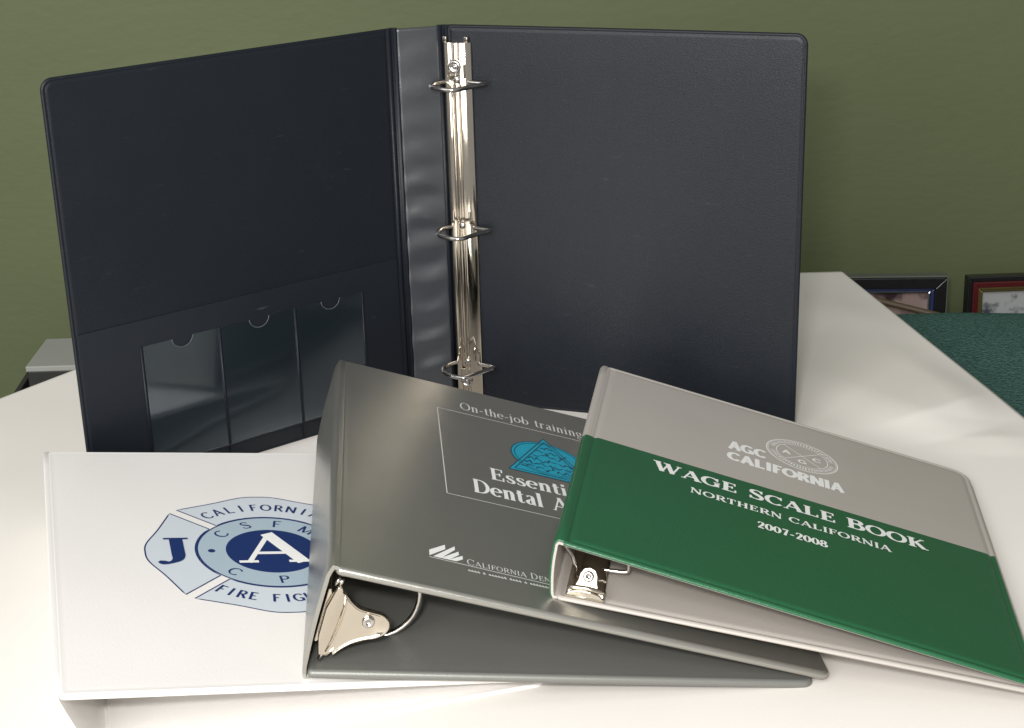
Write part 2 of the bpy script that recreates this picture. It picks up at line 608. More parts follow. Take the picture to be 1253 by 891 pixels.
        if ch == 'j':
            st(x, -.08, top); G.append(curve2([(x, -.06, T), (x - .04, -.22, T * .8), (x - .18, -.27, t * 1.4)], 5)); sf(x, top, r=0)
        else:
            st(x, 0, top); sf(x, 0); sf(x, top, r=0)
        if ch != 'l':
            G.append([(x - T * .55, X + .21, T * 1.1), (x + T * .55, X + .21, T * 1.1)])
        W = .34
    elif ch == 't':
        st(.2, .12, .86); bar(.04, .40, X - t / 2); G.append(curve2([(.2, .14, T), (.23, .04, T * .7), (.32, .02, t), (.42, .08, t)], 5)); W = .42
    elif ch == 'o' or ch == 'b':
        if ch == 'b':
            st(.16, 0.03, 1); sf(.16, 1, r=0)
        G.append(arc(.33, X / 2, .25, X / 2 - t / 2, 0, 360, T, t, 26)); W = .66
    elif ch == 'e':
        G.append(arc(.31, X / 2, .24, X / 2 - t / 2, 8, 315, T, t, 26)); bar(.12, .55, X / 2 + .03); W = .60
    elif ch == 'a':
        st(.43, .04, X - .16); G.append(curve2([(.43, X - .18, T), (.40, X - .05, T * .7), (.26, X - .02, t), (.12, X - .10, T * .7)], 5))
        G.append(curve2([(.42, X - .26, t), (.24, X - .34, t * 1.2), (.13, .20, T), (.17, .06, T * .7), (.29, .03, t), (.42, .14, t)], 5))
        G.append(curve2([(.43, .06, T), (.48, .02, t), (.55, .05, t)], 4)); W = .58
    elif ch == 's':
        G.append(curve2([(.42, X - .16, t), (.36, X - .05, t), (.25, X - t / 2, t), (.12, X - .10, T * .7), (.14, X - .24, T * .9), (.30, X - .34, T),
                         (.42, .20, T * .9), (.38, .06, T * .7), (.25, t / 2, t), (.12, .07, t), (.07, .18, t)], 5)); W = .50
    elif ch == 'g':
        G.append(arc(.28, X - .21, .19, .20 - t / 2, 0, 360, T * .9, t, 22)); G.append([(.40, X - .05, t), (.54, X - .01, t * 1.3)])
        G.append(curve2([(.18, X - .38, t), (.12, .14, T * .7), (.30, .05, T * .9), (.50, -.02, T * .8), (.50, -.18, T * .6), (.28, -.27, t * 1.2),
                         (.08, -.18, T * .6), (.14, -.02, t), (.24, .05, t)], 5)); W = .58
    # ---- figures and marks
    elif ch == '0':
        G.append(arc(.30, .5, .22, .5 - t / 2, 0, 360, T, t, 28)); W = .6
    elif ch == '2':
        G.append(curve2([(.10, .72, t * 1.2), (.16, .92, T * .6), (.30, .98, t), (.46, .88, T * .9), (.46, .66, T), (.32, .38, T * .8), (.10, .06, t)], 6))
        bar(.08, .54, .06, t * 1.9); W = .6
    elif ch == '7':
        bar(.08, .54, 1 - t, t * 1.9); G.append(curve2([(.53, .96, t), (.38, .55, T * .8), (.26, 0, T)], 5)); W = .58
    elif ch == '8':
        G.append(arc(.30, .75, .17, .25 - t / 2, 0, 360, T * .9, t, 24)); G.append(arc(.30, .26, .22, .26 - t / 2, 0, 360, T, t, 24)); W = .6
    elif ch == '1':
        st(.28, 0, 1); sf(.28, 0); G.append([(.12, .86, t), (.26, .96, t)]); W = .5
    elif ch == '-':
        bar(.06, .36, .34, t * 1.8); W = .42
    elif ch == ' ':
        W = .42
    return W, G


def strokes_mesh(polys):
    """[( [(x, y, w)...] )] -> vertex rows and faces in the plane; each stroke a hair above the last"""
    V, Fc = [], []
    for si, s in enumerate(polys):
        z = (si % 40) * 4e-6
        base = len(V)
        n = len(s)
        closed = n > 3 and math.hypot(s[0][0] - s[-1][0], s[0][1] - s[-1][1]) < 1e-6
        for i, (x, y, w) in enumerate(s):
            a = s[i - 1] if i else (s[-2] if closed else s[0])
            b = s[i + 1] if i < n - 1 else (s[1] if closed else s[-1])
            dx, dy = b[0] - a[0], b[1] - a[1]
            l = math.hypot(dx, dy) or 1
            nx, ny = -dy / l * w / 2, dx / l * w / 2
            V.append((x + nx, y + ny, z)); V.append((x - nx, y - ny, z))
        for i in range(n - 1):
            k = base + 2 * i
            Fc.append((k + 1, k + 3, k + 2, k))
    return V, Fc


def text_strokes(txt, T, t, S, sizes=None, track=.06):
    out, x = [], 0.0
    for i, ch in enumerate(txt):
        k = sizes[i] if sizes else 1.0
        W, G = glyph(ch, T / k ** .4, t / k ** .4, S)
        for s in G:
            out.append([(x + px * k, py * k, w * k) for px, py, w in s])
        x += (W + track) * k
    return out, x - track


def text(name, fr, txt, x0, x1, y, height, mat, parent, T=.2, t=.07, S=.08, sizes=None, track=.06, n=.00015, slant=0.0):
    G, w = text_strokes(txt, T, t, S, sizes, track)
    sx = (x1 - x0) / w
    Vv, Fc = strokes_mesh([[(px * sx + py * height * slant, py * height, pw * (sx * height) ** .5) for px, py, pw in s] for s in G])
    return mk(name, [fr(x0 + a, y + b, n + c) for a, b, c in Vv], Fc, mat, parent, smooth=False)


def arc_text(name, fr, txt, cx, cy, r, a0, a1, height, width, mat, parent, T=.16, t=.09, S=0, inward=False, n=.0003):
    """letters spread along a circle between angles a0 and a1 (degrees); inward = feet point outwards (bottom arc)"""
    polys = []
    m = len(txt)
    for i, ch in enumerate(txt):
        a = math.radians(a0 + (a1 - a0) * (i / (m - 1) if m > 1 else 0))
        W, G = glyph(ch, T, t, S)
        up = Vector((math.cos(a), math.sin(a))) * (-1 if inward else 1)
        rt = Vector((up.y, -up.x))
        o = Vector((cx + r * math.cos(a), cy + r * math.sin(a)))
        for s in G:
            polys.append([((o + rt * (px - W / 2) * width + up * (py - .5) * height)[0], (o + rt * (px - W / 2) * width + up * (py - .5) * height)[1],
                           pw * (width * height) ** .5) for px, py, pw in s])
    Vv, Fc = strokes_mesh(polys)
    return mk(name, [fr(a, b, n + c) for a, b, c in Vv], Fc, mat, parent, smooth=False)


def lines(name, fr, polys, mat, parent, n=.00015):
    Vv, Fc = strokes_mesh(polys)
    return mk(name, [fr(a, b, n + c) for a, b, c in Vv], Fc, mat, parent, smooth=False)


def patch(name, fr, outline, mat, parent, n=.0001):
    return mk(name, [fr(a, b, n) for a, b in outline], [tuple(range(len(outline)))], mat, parent, smooth=False)


def circ(cx, cy, r, k=48, ry=None):
    return [(cx + r * math.cos(2 * math.pi * i / k), cy + (ry or r) * math.sin(2 * math.pi * i / k)) for i in range(k)]


def ring_line(cx, cy, r, w, k=48, ry=None):
    p = [(a, b, w) for a, b in circ(cx, cy, r, k, ry)]
    return p + [p[0]]


# ------------------------------------------------------------------ the setting
def structure(o):
    o['kind'] = 'structure'
    return o


WALL_Y, FLOOR_Z = 1.78, -0.74
wv, wf = [], []
structure(mk('wall', [(-4, WALL_Y, FLOOR_Z), (4, WALL_Y, FLOOR_Z), (4, WALL_Y, 1.9), (-4, WALL_Y, 1.9),
                      (-4, WALL_Y + .1, FLOOR_Z), (4, WALL_Y + .1, FLOOR_Z), (4, WALL_Y + .1, 1.9), (-4, WALL_Y + .1, 1.9)],
             [(0, 1, 2, 3), (5, 4, 7, 6), (3, 2, 6, 7), (0, 4, 5, 1), (0, 3, 7, 4), (1, 5, 6, 2)], 'wall', smooth=False))
structure(mk('floor', [(-4, -3, FLOOR_Z - .002), (4, -3, FLOOR_Z - .002), (4, WALL_Y + .1, FLOOR_Z - .002), (-4, WALL_Y + .1, FLOOR_Z - .002)], [(0, 1, 2, 3)], 'floor', smooth=False))

# paper sheet: a wide cream sheet with slanting edges and a soft buckle by its right edge
PAPER = [(-.62, .36), (.505, .36), (.3149, 1.4507), (-.213, 1.446), (-.62, .912)]


def paper_z(x, y):
    def sm(e):
        e = max(0.0, min(1.0, e))
        return e * e * (3 - 2 * e)

    def tent(x0, y0, x1, y1, amp, near, far):
        dx, dy = x1 - x0, y1 - y0
        l = math.hypot(dx, dy)
        s_ = ((x - x0) * dx + (y - y0) * dy) / l / l
        d = ((x - x0) * -dy + (y - y0) * dx) / l + .012 * math.sin(s_ * 2.6)
        k = max(0.0, 1 - (d / far if d > 0 else -d / near))
        return amp * k * sm((s_ + .15) / .6) * sm((1.75 - s_) / .8)
    xr_ = .505 + (.3149 - .505) * (y - .36) / (1.4507 - .36)
    z = tent(.262, 1.080, .352, 1.135, .0075, .040, .18) + tent(.29, 1.062, .42, 1.070, .0022, .03, .03)
    z += .0022 * math.exp(-((y - 1.33 + .3 * (x - .3)) / .045) ** 2) * sm((x - .20) / .08)
    return z * sm((xr_ - x) / .05 + .15)


NX, NY = 280, 280
pv, pf = [], []
for j in range(NY + 1):
    y = .36 + (1.4507 - .36) * j / NY
    if y < .912:
        xl = -.62
    else:
        xl = -.62 + (.407) * (y - .912) / (1.446 - .912)
    xr = .505 + (.3149 - .505) * (y - .36) / (1.4507 - .36)
    for i in range(NX + 1):
        x = xl + (xr - xl) * i / NX
        pv.append((x, y, paper_z(x, y)))
for j in range(NY):
    for i in range(NX):
        k = j * (NX + 1) + i
        pf.append((k, k + 1, k + NX + 2, k + NX + 1))
paper = mk('paper_sheet', pv, pf, 'paper')
paper['label'] = 'large cream paper sheet spread under all the binders'
paper['category'] = 'paper'
sol = paper.modifiers.new('thickness', 'SOLIDIFY')
sol.thickness, sol.offset = .0006, -1

table = thing('table', 'wooden table hidden under the cream paper sheet', 'table', (0, .9, FLOOR_Z))
tf = Fr((0, 0, -.035), (1, 0, 0), (0, 1, 0), (0, 0, 1))
plate('table_top', tf, [(-.60, .38), (.48, .38), (.30, 1.43), (-.20, 1.43), (-.60, .90)], .0338, 'table_wood', table, bev=.002)
for lx, ly in ((-.55, .43), (.43, .43), (.26, 1.37), (-.17, 1.37)):
    box('leg', (lx - .025, ly - .025, FLOOR_Z), (lx + .025, ly + .025, -.035), 'table_wood', table, bev=.003)


# ------------------------------------------------------------------ binders
def rotm(rx, ry, rz):
    return Euler((rx, ry, rz), 'XYZ').to_matrix()


def cover_frame(o, rx, ry, rz):
    R = rotm(rx, ry, rz)
    return Fr(o, R.col[0], R.col[1], R.col[2])


def back_frame(fr, sx, sz, w, tend):
    d = Vector((w - sx, -tend - sz))
    d.normalize()
    U = fr.U * d.x + fr.N * d.y
    return Fr(fr(sx, 0, sz), U, fr.V, U.cross(fr.V))


TB = .0032      # board thickness


def spine_poly(sx, sz, bulge, t):
    """profile of the spine from its foot to its head, in the front cover's (u, n) frame; bulge bows it outwards"""
    d = Vector((sx, sz))
    L = d.length
    e = d / L
    out = Vector((e.y, -e.x))         # points away from the covers
    if out.x > 0:
        out = -out
    path = []
    n = 12
    for k in range(n + 1):
        s = k / n
        b = bulge * math.sin(math.pi * s) ** .8
        path.append(tuple(e * (L * s) + out * b))
    return thick(path[::-1], -t) if False else path, out


def binder_shell(root, fr, w, h, sx, sz, mat_out, mat_in, bulge=.003, radii=(.003, .006, .006, .003), two=None, split=None, tend=.0065, warp=None, prof=None, tb=None, back_len=None):
    kw = dict(mats=two, split_v=split) if two else {}
    T_ = tb or TB
    front = slab('front_cover', fr, .0035, w, 0, h, 0, T_, mat_out, root, radii, warp=warp, prof=prof, **kw)
    bf = back_frame(fr, sx, sz, w, tend)
    L = ((w - sx) ** 2 + (tend + sz) ** 2) ** .5
    back = slab('back_cover', bf, .003, back_len or (min(L, w) - .002), 0, h, T_, T_, mat_in, root, radii, prof=prof)
    # spine: board with rounded head and foot folds
    path, out = spine_poly(sx, sz, bulge, TB)
    P = [Vector(p) for p in path]
    e = Vector((sx, sz)).normalized()
    bu = Vector((bf.U.dot(fr.U), bf.U.dot(fr.N)))
    head = [Vector((.0052, -.0002)), Vector((.0032, -.0001)), Vector((.0014, -.0006))]
    foot = [Vector((sx, sz)) + bu * .0012 + Vector((0, .0002)), Vector((sx, sz)) + bu * .0042 + Vector((0, .0003))]
    full = [tuple(p) for p in head] + [tuple(p) for p in P[1:-1]] + [tuple(p) for p in foot]
    full = [tuple(p) for p in catmull([Vector((a, b, 0)) for a, b in full], 3)]
    full = [(p[0], p[1]) for p in full]
    poly = thick(full, .0021 if not two else .0011)
    m = len(full)

    def crimp(i, u, v, n):
        return (0, 0)
    ex = dict(mats=two, split_v=split, outer=lambda i: i < m - 1) if two else {}
    sp = extrude('spine', fr, poly, .0012, h - .0012, mat_out, root, nv=14, deform=crimp, bev=.0007, **ex)
    if two:
        inner = thick(full, .0011)[m:][::-1]
        extrude('spine_lining', fr, thick(inner, .0013), .0006, h - .0006, mat_in, root, nv=2, bev=.0004)
    return front, back, sp, bf


def ring_set(part, pts_fn, vs_, r, mat='ring_steel'):
    for v in vs_:
        tube('ring', pts_fn(v), r, mat, part, seg=10)


# ---- white binder (lies lowest, its front edge runs out of the picture)
WF = cover_frame((-.23054, .67985, .04624), .01754, .15781, .27412)
ww, wh = .26022, .29748
wb_root = thing('ring_binder', 'white vinyl binder with a blue and grey shield emblem lying under the charcoal binder', 'binder',
                (-.20, .68, 0), .274, 'ring binders on the paper')
wfront, wback, wspine, WB = binder_shell(wb_root, WF, ww, wh, .028, -.0449, 'white_vinyl', 'white_vinyl', bulge=.002, radii=(.003, .006, .006, .004), tend=.0080, prof=round_profile(.0040), tb=.0040)
wm = extrude('ring_mechanism', WB, [(.028, .0030), (.028, .0046), (.033, .0072), (.047, .0072), (.052, .0046), (.052, .0030)], .085, wh - .012, 'nickel', wb_root, bev=.0004)
for v in (.0960, .1760, .2565):
    tube('ring', [WB(.040 + .0125 * math.cos(a), v, .017 + .0125 * math.sin(a)) for a in [2 * math.pi * k / 32 for k in range(33)]], .0013, 'ring_steel', wm)

EC = WF.at(ww / 2 + .0008, wh / 2 + .002, 0)


def lobe(rot):
    """one section of the shield, pointing along +x, then turned"""
    g, rin, rc = .0033, .0456, .0765
    pts = []
    # outer edge: corner, flank, bow, flank, corner
    def onr(r, off):   # point at radius r on a line parallel to the 45 degree diagonal, shifted by off
        a = math.sqrt(max(r * r - off * off, 0))
        return a, off
    c = math.sqrt(.5)
    ao, of = onr(rc, -g)
    p_hi = Vector((c * ao - c * of * -1 * -1, 0))
    # rotate (a, off) by 45 deg: x = c(a - off), y = c(a + off)
    hi_out = Vector((c * (ao + g), c * (ao - g)))
    ai, _ = onr(rin, -g)
    hi_in = Vector((c * (ai + g), c * (ai - g)))
    lo_out, lo_in = Vector((hi_out.x, -hi_out.y)), Vector((hi_in.x, -hi_in.y))
    def pol(r, d):
        return Vector((r * math.cos(math.radians(d)), r * math.sin(math.radians(d))))
    outer = catmull([lo_out, pol(.0715, -24), pol(.0742, -9), pol(.0748, 0), pol(.0742, 9), pol(.0715, 24), hi_out], 5)
    a_in = math.degrees(math.atan2(hi_in.y, hi_in.x))
    inner = [pol(rin, a_in - 2 * a_in * k / 12) for k in range(13)]
    pts = list(outer) + inner
    R = Matrix.Rotation(math.radians(rot), 2)
    return [tuple(R @ p) for p in pts]


emblem = None
for rot_ in (90, 180, 270, 0):
    ol = lobe(rot_)
    e = patch('emblem_panel', EC, ol, 'pale_ink', wfront, n=.00010)
    lines('emblem_outline', EC, [[(a, b, .0009) for a, b in ol + [ol[0]]]], 'navy_ink', wfront, n=.00016)
patch('emblem_disc', EC, circ(0, 0, .0446, 64), 'mid_ink', wfront, n=.00012)
lines('emblem_ring', EC, [ring_line(0, 0, .0446, .0010, 64)], 'navy_ink', wfront, n=.00018)
patch('emblem_core', EC, circ(0, 0, .0278, 64), 'navy_ink', wfront, n=.00020)
patch('emblem_dot', EC, circ(-.0362, .001, .0022, 20), 'navy_ink', wfront, n=.0002)
arc_text('emblem_lettering', EC, 'CALIFORNIA', 0, 0, .0590, 125, 55, .0088, .0074, 'navy_ink', wfront, T=.17, t=.10)
arc_text('emblem_lettering', EC, 'FIRE FIGHTERS', 0, 0, .0585, -128, -52, .0088, .0072, 'navy_ink', wfront, T=.19, t=.11, inward=True)
arc_text('emblem_lettering', EC, 'CSFM', 0, 0, .0362, 141, 47, .0086, .0090, 'navy_ink', wfront, T=.15, t=.09)
for ch_, an_ in (('C', -135), ('P', -88)):
    arc_text('emblem_lettering', EC, ch_, 0, 0, .0362, an_, an_, .0086, .0090, 'navy_ink', wfront, T=.15, t=.09, inward=True)
text('emblem_letter', EC, 'A', -.0200, .0210, -.0150, .0375, 'white_ink', wfront, T=.2, t=.075, S=.08, n=.0004)
text('emblem_letter', EC, 'J', -.0685, -.0490, -.0115, .0295, 'navy_ink', wfront, T=.26, t=.07, S=.10, n=.0004)

# ---- charcoal binder (rests on the white one)
DF = cover_frame((-.09446, .71984, .09196), .00179, .3147, .07711)
dw, dh = .27502, .29433
d_root = thing('ring_binder', 'dark grey metallic binder with teal emblem and white serif title, its open end showing rings', 'binder',
               (-.10, .72, .03), .077, 'ring binders on the paper')
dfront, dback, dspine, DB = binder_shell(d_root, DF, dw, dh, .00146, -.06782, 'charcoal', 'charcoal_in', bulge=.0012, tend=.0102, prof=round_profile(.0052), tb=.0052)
cm = .01
box_x1 = .2085
bl = [(.0672, .1186), (.0672, .2482), (box_x1, .2482), (box_x1, .1186), (.0672, .1186)]
lines('title_border', DF, [[(a[0], a[1], .0006), (b[0], b[1], .0006)] for a, b in zip(bl, bl[1:])], 'silver_ink', dfront)
text('title_lettering', DF, 'On-the-job training', .0832, .1685, .2545, .0125, 'silver_ink', dfront, T=.11, t=.055, S=.06, track=.05)
text('title_lettering', DF, 'Essenti', .0962, .1455, .1530, .0165, 'white_ink', dfront, T=.165, t=.07, S=.055, track=.04)
text('title_lettering', DF, 'Dental A', .0838, .1440, .1290, .0185, 'white_ink', dfront, T=.165, t=.07, S=.055, track=.04)
tcx, tcy = .1385, .2035
tri = [(tcx, .2362), (.1098, .1755), (.1672, .1755)]
patch('emblem_disc', DF, circ(tcx, tcy, .0248, 48), 'teal_ink', dfront, n=.00012)
patch('emblem_triangle', DF, tri, 'teal_ink', dfront, n=.00018)
sq = []
rnd = random.Random(3)
for row in range(6):
    yy = .2190 - row * .0066
    half = .004 + row * .0033
    x = tcx - half
    while x < tcx + half:
        wv_ = .0022 + rnd.random() * .0042
        j = lambda m: (rnd.random() - .5) * m
        sq.append(curve2([(x + j(.001), yy + j(.004), .0006), (x + wv_ * .35, yy + j(.006), .0012), (x + wv_ * .7, yy + j(.006), .0010), (x + wv_, yy + j(.004), .0006)], 4))
        x += wv_ * (.7 + .5 * rnd.random()) + .0006
tl = []
for k in (1.0, .86):
    c = Vector((tcx, .1957))
    pp = [c + (Vector(p) - c) * k for p in tri]
    for a, b in zip(pp, pp[1:] + pp[:1]):
        tl.append([(a.x, a.y, .0008), (b.x, b.y, .0008)])
tl += [ring_line(tcx, tcy, .0248, .0007), ring_line(tcx, tcy, .0226, .0006)]
lines('emblem_linework', DF, tl + sq, 'dark_teal_ink', dfront, n=.00026)
for k in range(4):
    x0 = .0533 + k * .0042
    top = (.0516, .0522, .0470, .0430)[k]
    bx = x0 + (.0092, .0105, .0082, .0060)[k]
    patch('logo_bar', DF, [(x0, .0355), (bx, top - .0052), (bx, top), (x0, .0355 + .0062)] if k == 0 else
          [(x0 - .0022, .0352), (x0 + .0022, .0352), (bx, top - .0040), (bx, top)], 'white_ink', dfront, n=.00012 + k * 4e-6)
lines('logo_rule', DF, [[(.0533, .0338, .0006), (.1250, .0318, .0006)]], 'silver_ink', dfront)
text('logo_lettering', DF, 'CALIFORNIA DEN', .0740, .1210, .0343, .0052, 'silver_ink', dfront, T=.12, t=.06, S=.05, sizes=[1.25] + [1] * 9 + [1, 1.25, 1, 1])
ad = []
x = .0742
for wl in (4, 1, 6, 4, 1, 10):
    for k in range(wl):
        ad.append(curve2([(x, .0272, .0004), (x + .0005, .0288 + .0006 * rnd.random(), .0005), (x + .0009, .0270, .0005), (x + .0013, .0282, .0004)], 3))
        x += .0017
    x += .0014
lines('logo_address', DF, ad, 'silver_ink', dfront, n=.00014)

# spine-mounted ring mechanism of the charcoal binder, in the (u, n) plane of its end
dm = extrude('ring_mechanism', DF, [(.0036, -.018), (.0052, -.018), (.0082, -.023), (.0082, -.045), (.0052, -.050), (.0036, -.050)], .010, dh - .010, 'nickel', d_root, bev=.0005)
rc = (.0305, -.0325)
for v in (.0392, .1472, .2552):
    tube('ring', [DF(rc[0] + .0255 * math.cos(a), v, rc[1] + .0255 * math.sin(a)) for a in [math.radians(k * 10 - 180 + 5) for k in range(36)]] , .0017, 'ring_steel', dm, seg=12)


def bell(fr_plane, scale=1.0):
    pts = [(.0046, -.0275), (.0075, -.0142), (.0096, -.0136), (.0100, -.0160), (.0128, -.0178), (.0165, -.0215), (.0220, -.0246), (.0290, -.0252), (.0345, -.0256), (.0382, -.0282),
           (.0398, -.0320), (.0385, -.0362), (.0345, -.0398), (.0290, -.0422), (.0225, -.0462), (.0175, -.0512), (.0148, -.0552), (.0136, -.0530),
           (.0118, -.0550), (.0070, -.0552), (.0046, -.0450)]
    return pts


bfr = Fr(DF(0, .0090, 0), DF.U, DF.N, -DF.V)
# the booster plate is gently folded: one flat inner flange, one outer tongue with a rolled rim
bp_ = bell(None)
bo = [Vector((a, b, 0)) for a, b in bp_[:3]] + catmull([Vector((a, b, 0)) for a, b in bp_[3:17]], 3) + [Vector((a, b, 0)) for a, b in bp_[17:]]
verts, faces = [], []
cen = Vector((.020, -.034, 0))
levels = [(1.0, -.0022), (1.0, .0006), (.965, .0014), (.90, .0012), (.84, .0007)]
n_ = len(bo)
for k, z in levels:
    for p in bo:
        qv = cen + (p - cen) * k
        verts.append(bfr(qv.x, qv.y, z + (.0016 if qv.x < .012 else 0.0)))
for i in range(len(levels) - 1):
    for j in range(n_):
        faces.append((i * n_ + j, i * n_ + (j + 1) % n_, (i + 1) * n_ + (j + 1) % n_, (i + 1) * n_ + j))
faces.append(tuple(range((len(levels) - 1) * n_, len(levels) * n_)))
faces.append(tuple(reversed(range(n_))))
boost = mk('booster', verts, faces, 'nickel', dm, smooth=True)
bevel(boost, .0003)
lathe('rivet', Fr(bfr(.0280, -.0312, .0004), DF.U, DF.N, -DF.V), [(.0034, 0), (.0034, .0010), (.0028, .0018), (.0016, .0019), (.0011, .0009)], 'ring_steel', dm)
for a, b in (((.0062, -.0150), (.0075, -.0100)), ((.0100, -.0530), (.0086, -.0592)), ((.0086, -.0145), (.0092, -.0105))):
    tube('lever_pin', [bfr(a[0], a[1], .0004), bfr(b[0], b[1], .0004)], .0011, 'ring_steel', dm, seg=8)
tube('crease', [bfr(.0128, -.0180, .0016), bfr(.0140, -.026, .0020), bfr(.0138, -.035, .0021), bfr(.0122, -.046, .0020), bfr(.0105, -.0530, .0016)], .0006, 'nickel', dm, seg=8)

# ---- green and taupe binder (rests on the charcoal one)
GF = cover_frame((.01972, .74723, .08911), -.04683, .27988, -.15926)
gw, gh = .25989, .28661
g_root = thing('ring_binder', 'green and taupe binder with white wage book title, leaning on the charcoal binder', 'binder',
               (.03, .75, .05), -.159, 'ring binders on the paper')
SPL = .1535
gfront, gback, gspine, GB = binder_shell(g_root, GF, gw, gh, .00643, -.03487, 'taupe', 'taupe', bulge=.0015, radii=(.003, .007, .013, .004),
                                         two=['taupe', 'green'], split=SPL, tend=.0070, back_len=.2585)
text('logo_lettering', GF, 'AGC', .0915, .1162, .2000, .0140, 'white_ink', gfront, T=.27, t=.20, S=0, track=.05)
text('logo_lettering', GF, 'CALIFORNIA', .0912, .1662, .1815, .0138, 'white_ink', gfront, T=.27, t=.20, S=0, track=.04)
scx, scy = .1405, .2235
sl = [ring_line(scx, scy, .0238, .0007), ring_line(scx, scy, .0228, .0004), ring_line(scx, scy, .0172, .0006)]
for a0, a1 in ((135, 315), (45, 225)):
    p0 = (scx + .0172 * math.cos(math.radians(a0)), scy + .0172 * math.sin(math.radians(a0)))
    p1 = (scx + .0172 * math.cos(math.radians(a1)), scy + .0172 * math.sin(math.radians(a1)))
    sl.append([(p0[0], p0[1], .0006), (p1[0], p1[1], .0006)])
lines('seal_linework', GF, sl, 'white_ink', gfront)
rng = []
for k in range(64):
    a = math.radians(k * 360 / 64)
    if abs((k % 32) - 0) < 2 or abs((k % 32) - 31) < 1:
        continue
    r0, r1 = .0185, .0185 + .0026 + .0008 * rnd.random()
    a2 = a + .035 * (rnd.random() - .5)
    rng.append([(scx + r0 * math.cos(a), scy + r0 * math.sin(a), .0008), (scx + r1 * math.cos(a2), scy + r1 * math.sin(a2), .0009)])
lines('seal_rim_lettering', GF, rng, 'white_ink', gfront, n=.00018)
for ch, cx_, cy_ in (('A', scx - .0105, scy - .002), ('G', scx, scy - .0115), ('C', scx + .0100, scy - .002)):
    text('seal_letter', GF, ch, cx_ - .0030, cx_ + .0030, cy_ - .001, .0060, 'white_ink', gfront, T=.24, t=.16, S=0, n=.0002)
text('title_lettering', GF, 'WAGE SCALE BOOK', .0462, .2140, .1308, .0130, 'white_ink', gfront, T=.23, t=.09, S=.07,
     sizes=[1.07] + [1] * 3 + [1, 1.07] + [1] * 4 + [1, 1.07] + [1] * 3, track=.07)
text('title_lettering', GF, 'NORTHERN CALIFORNIA', .0690, .1906, .1128, .0074, 'white_ink', gfront, T=.20, t=.085, S=.06,
     sizes=[1.04] + [1] * 7 + [1, 1.04] + [1] * 9, track=.07)
text('title_lettering', GF, '2007-2008', .1095, .1512, .0917, .0084, 'white_ink', gfront, T=.22, t=.085, S=.05, track=.04)

gm = extrude('ring_mechanism', GB, [(.0075, TB - .0001), (.0075, .0042), (.0100, .0066), (.0150, .0078), (.0206, .0078), (.0256, .0066), (.0282, .0042), (.0282, TB - .0001)],
             .0020, gh - .0065, 'nickel', g_root, bev=.0004)
for v in (.0353, .1433, .2513):
    loop = [(.0105, .0045), (.0085, .0075), (.0068, .0110), (.0020, .0165), (.0015, .0205), (.0050, .0245), (.0120, .0262), (.0240, .0250), (.0330, .0210), (.0368, .0150), (.0382, .0092), (.0366, .0070), (.0275, .0062), (.0240, .0058)]
    tube('ring', catmull([GB(a, v, b) for a, b in loop], 5), .0013, 'ring_steel', gm)
gb = Fr(GB(0, .0022, 0), GB.U, (GB.N * .93 + GB.V * .37).normalized(), (-GB.V * .93 + GB.N * .37).normalized())
tongue = [(.0082, .0042), (.0280, .0042), (.0276, .0075), (.0262, .0086), (.0242, .0096), (.0232, .0125), (.0228, .0160), (.0212, .0190), (.0180, .0202),
          (.0148, .0190), (.0132, .0160), (.0128, .0125), (.0116, .0096), (.0098, .0086), (.0084, .0075)]
plate('booster', gb, tongue, .0012, 'nickel', gm, bev=.0005)
lathe('rivet', Fr(gb(.0180, .0152, .0011), gb.U, gb.V, gb.N), [(.0030, 0), (.0030, .0008), (.0024, .0014), (.0013, .0015), (.0009, .0007)], 'ring_steel', gm)
tube('lever_roll', [gb(.0078, .0042, .0006), gb(.0284, .0042, .0006)], .0013, 'nickel', gm)
tube('lever_roll', [gb(.0080, .0078, .0008), gb(.0120, .0084, .0016), gb(.0180, .0088, .0019), gb(.0240, .0084, .0016), gb(.0280, .0078, .0008)], .0014, 'nickel', gm)

# ---- navy binder, standing open like a screen
NO = Vector((-.04247, 1.15625, 0))
nh, nw, ns = .28923, .26013, .03748
yr, ys, yl, lean = -.32401, .26698, .63877, .0183
NV = Vector((0, math.sin(lean), math.cos(lean)))
dr = Vector((math.cos(yr), math.sin(yr), 0))
ds = Vector((-math.cos(ys), -math.sin(ys), 0))
dl = Vector((-math.cos(yl), -math.sin(yl), 0))
NC = NO + ds * ns
NR = Fr(NO, dr, NV, NV.cross(dr) * -1)      # N points to the reader
NR = Fr(NO, dr, NV, dr.cross(NV))
NS = Fr(NC, -ds, NV, (-ds).cross(NV))
ND = NC + dl * nw
NL = Fr(ND, -dl, NV, (-dl).cross(NV))       # u = 0 at the free edge, u = nw at the spine
n_root = thing('ring_binder', 'navy blue vinyl binder standing open with card pockets inside its cover', 'binder', tuple(NO), 0.0, 'ring binders on the paper')
nback = slab('back_cover', NR, .0025, nw, 0, nh, 0, TB, 'navy', n_root, (.003, .008, .008, .003), prof=thin_profile(TB),
             warp=lambda u, v: -.0016 * math.sin(math.pi * u / nw) * (v / nh), cuts=(8, 8))
nfront = slab('front_cover', NL, 0, nw - .0025, 0, nh, 0, TB, 'navy', n_root, (.008, .003, .003, .008), prof=thin_profile(TB))
# spine: soft vinyl over board, wrinkled across
m_ = 13
path = []
for k in range(m_):
    s = k / (m_ - 1)
    path.append((.0028 + (ns - .0056) * s, .0004 * math.sin(math.pi * s)))
poly = thick(path[::-1], .0028)


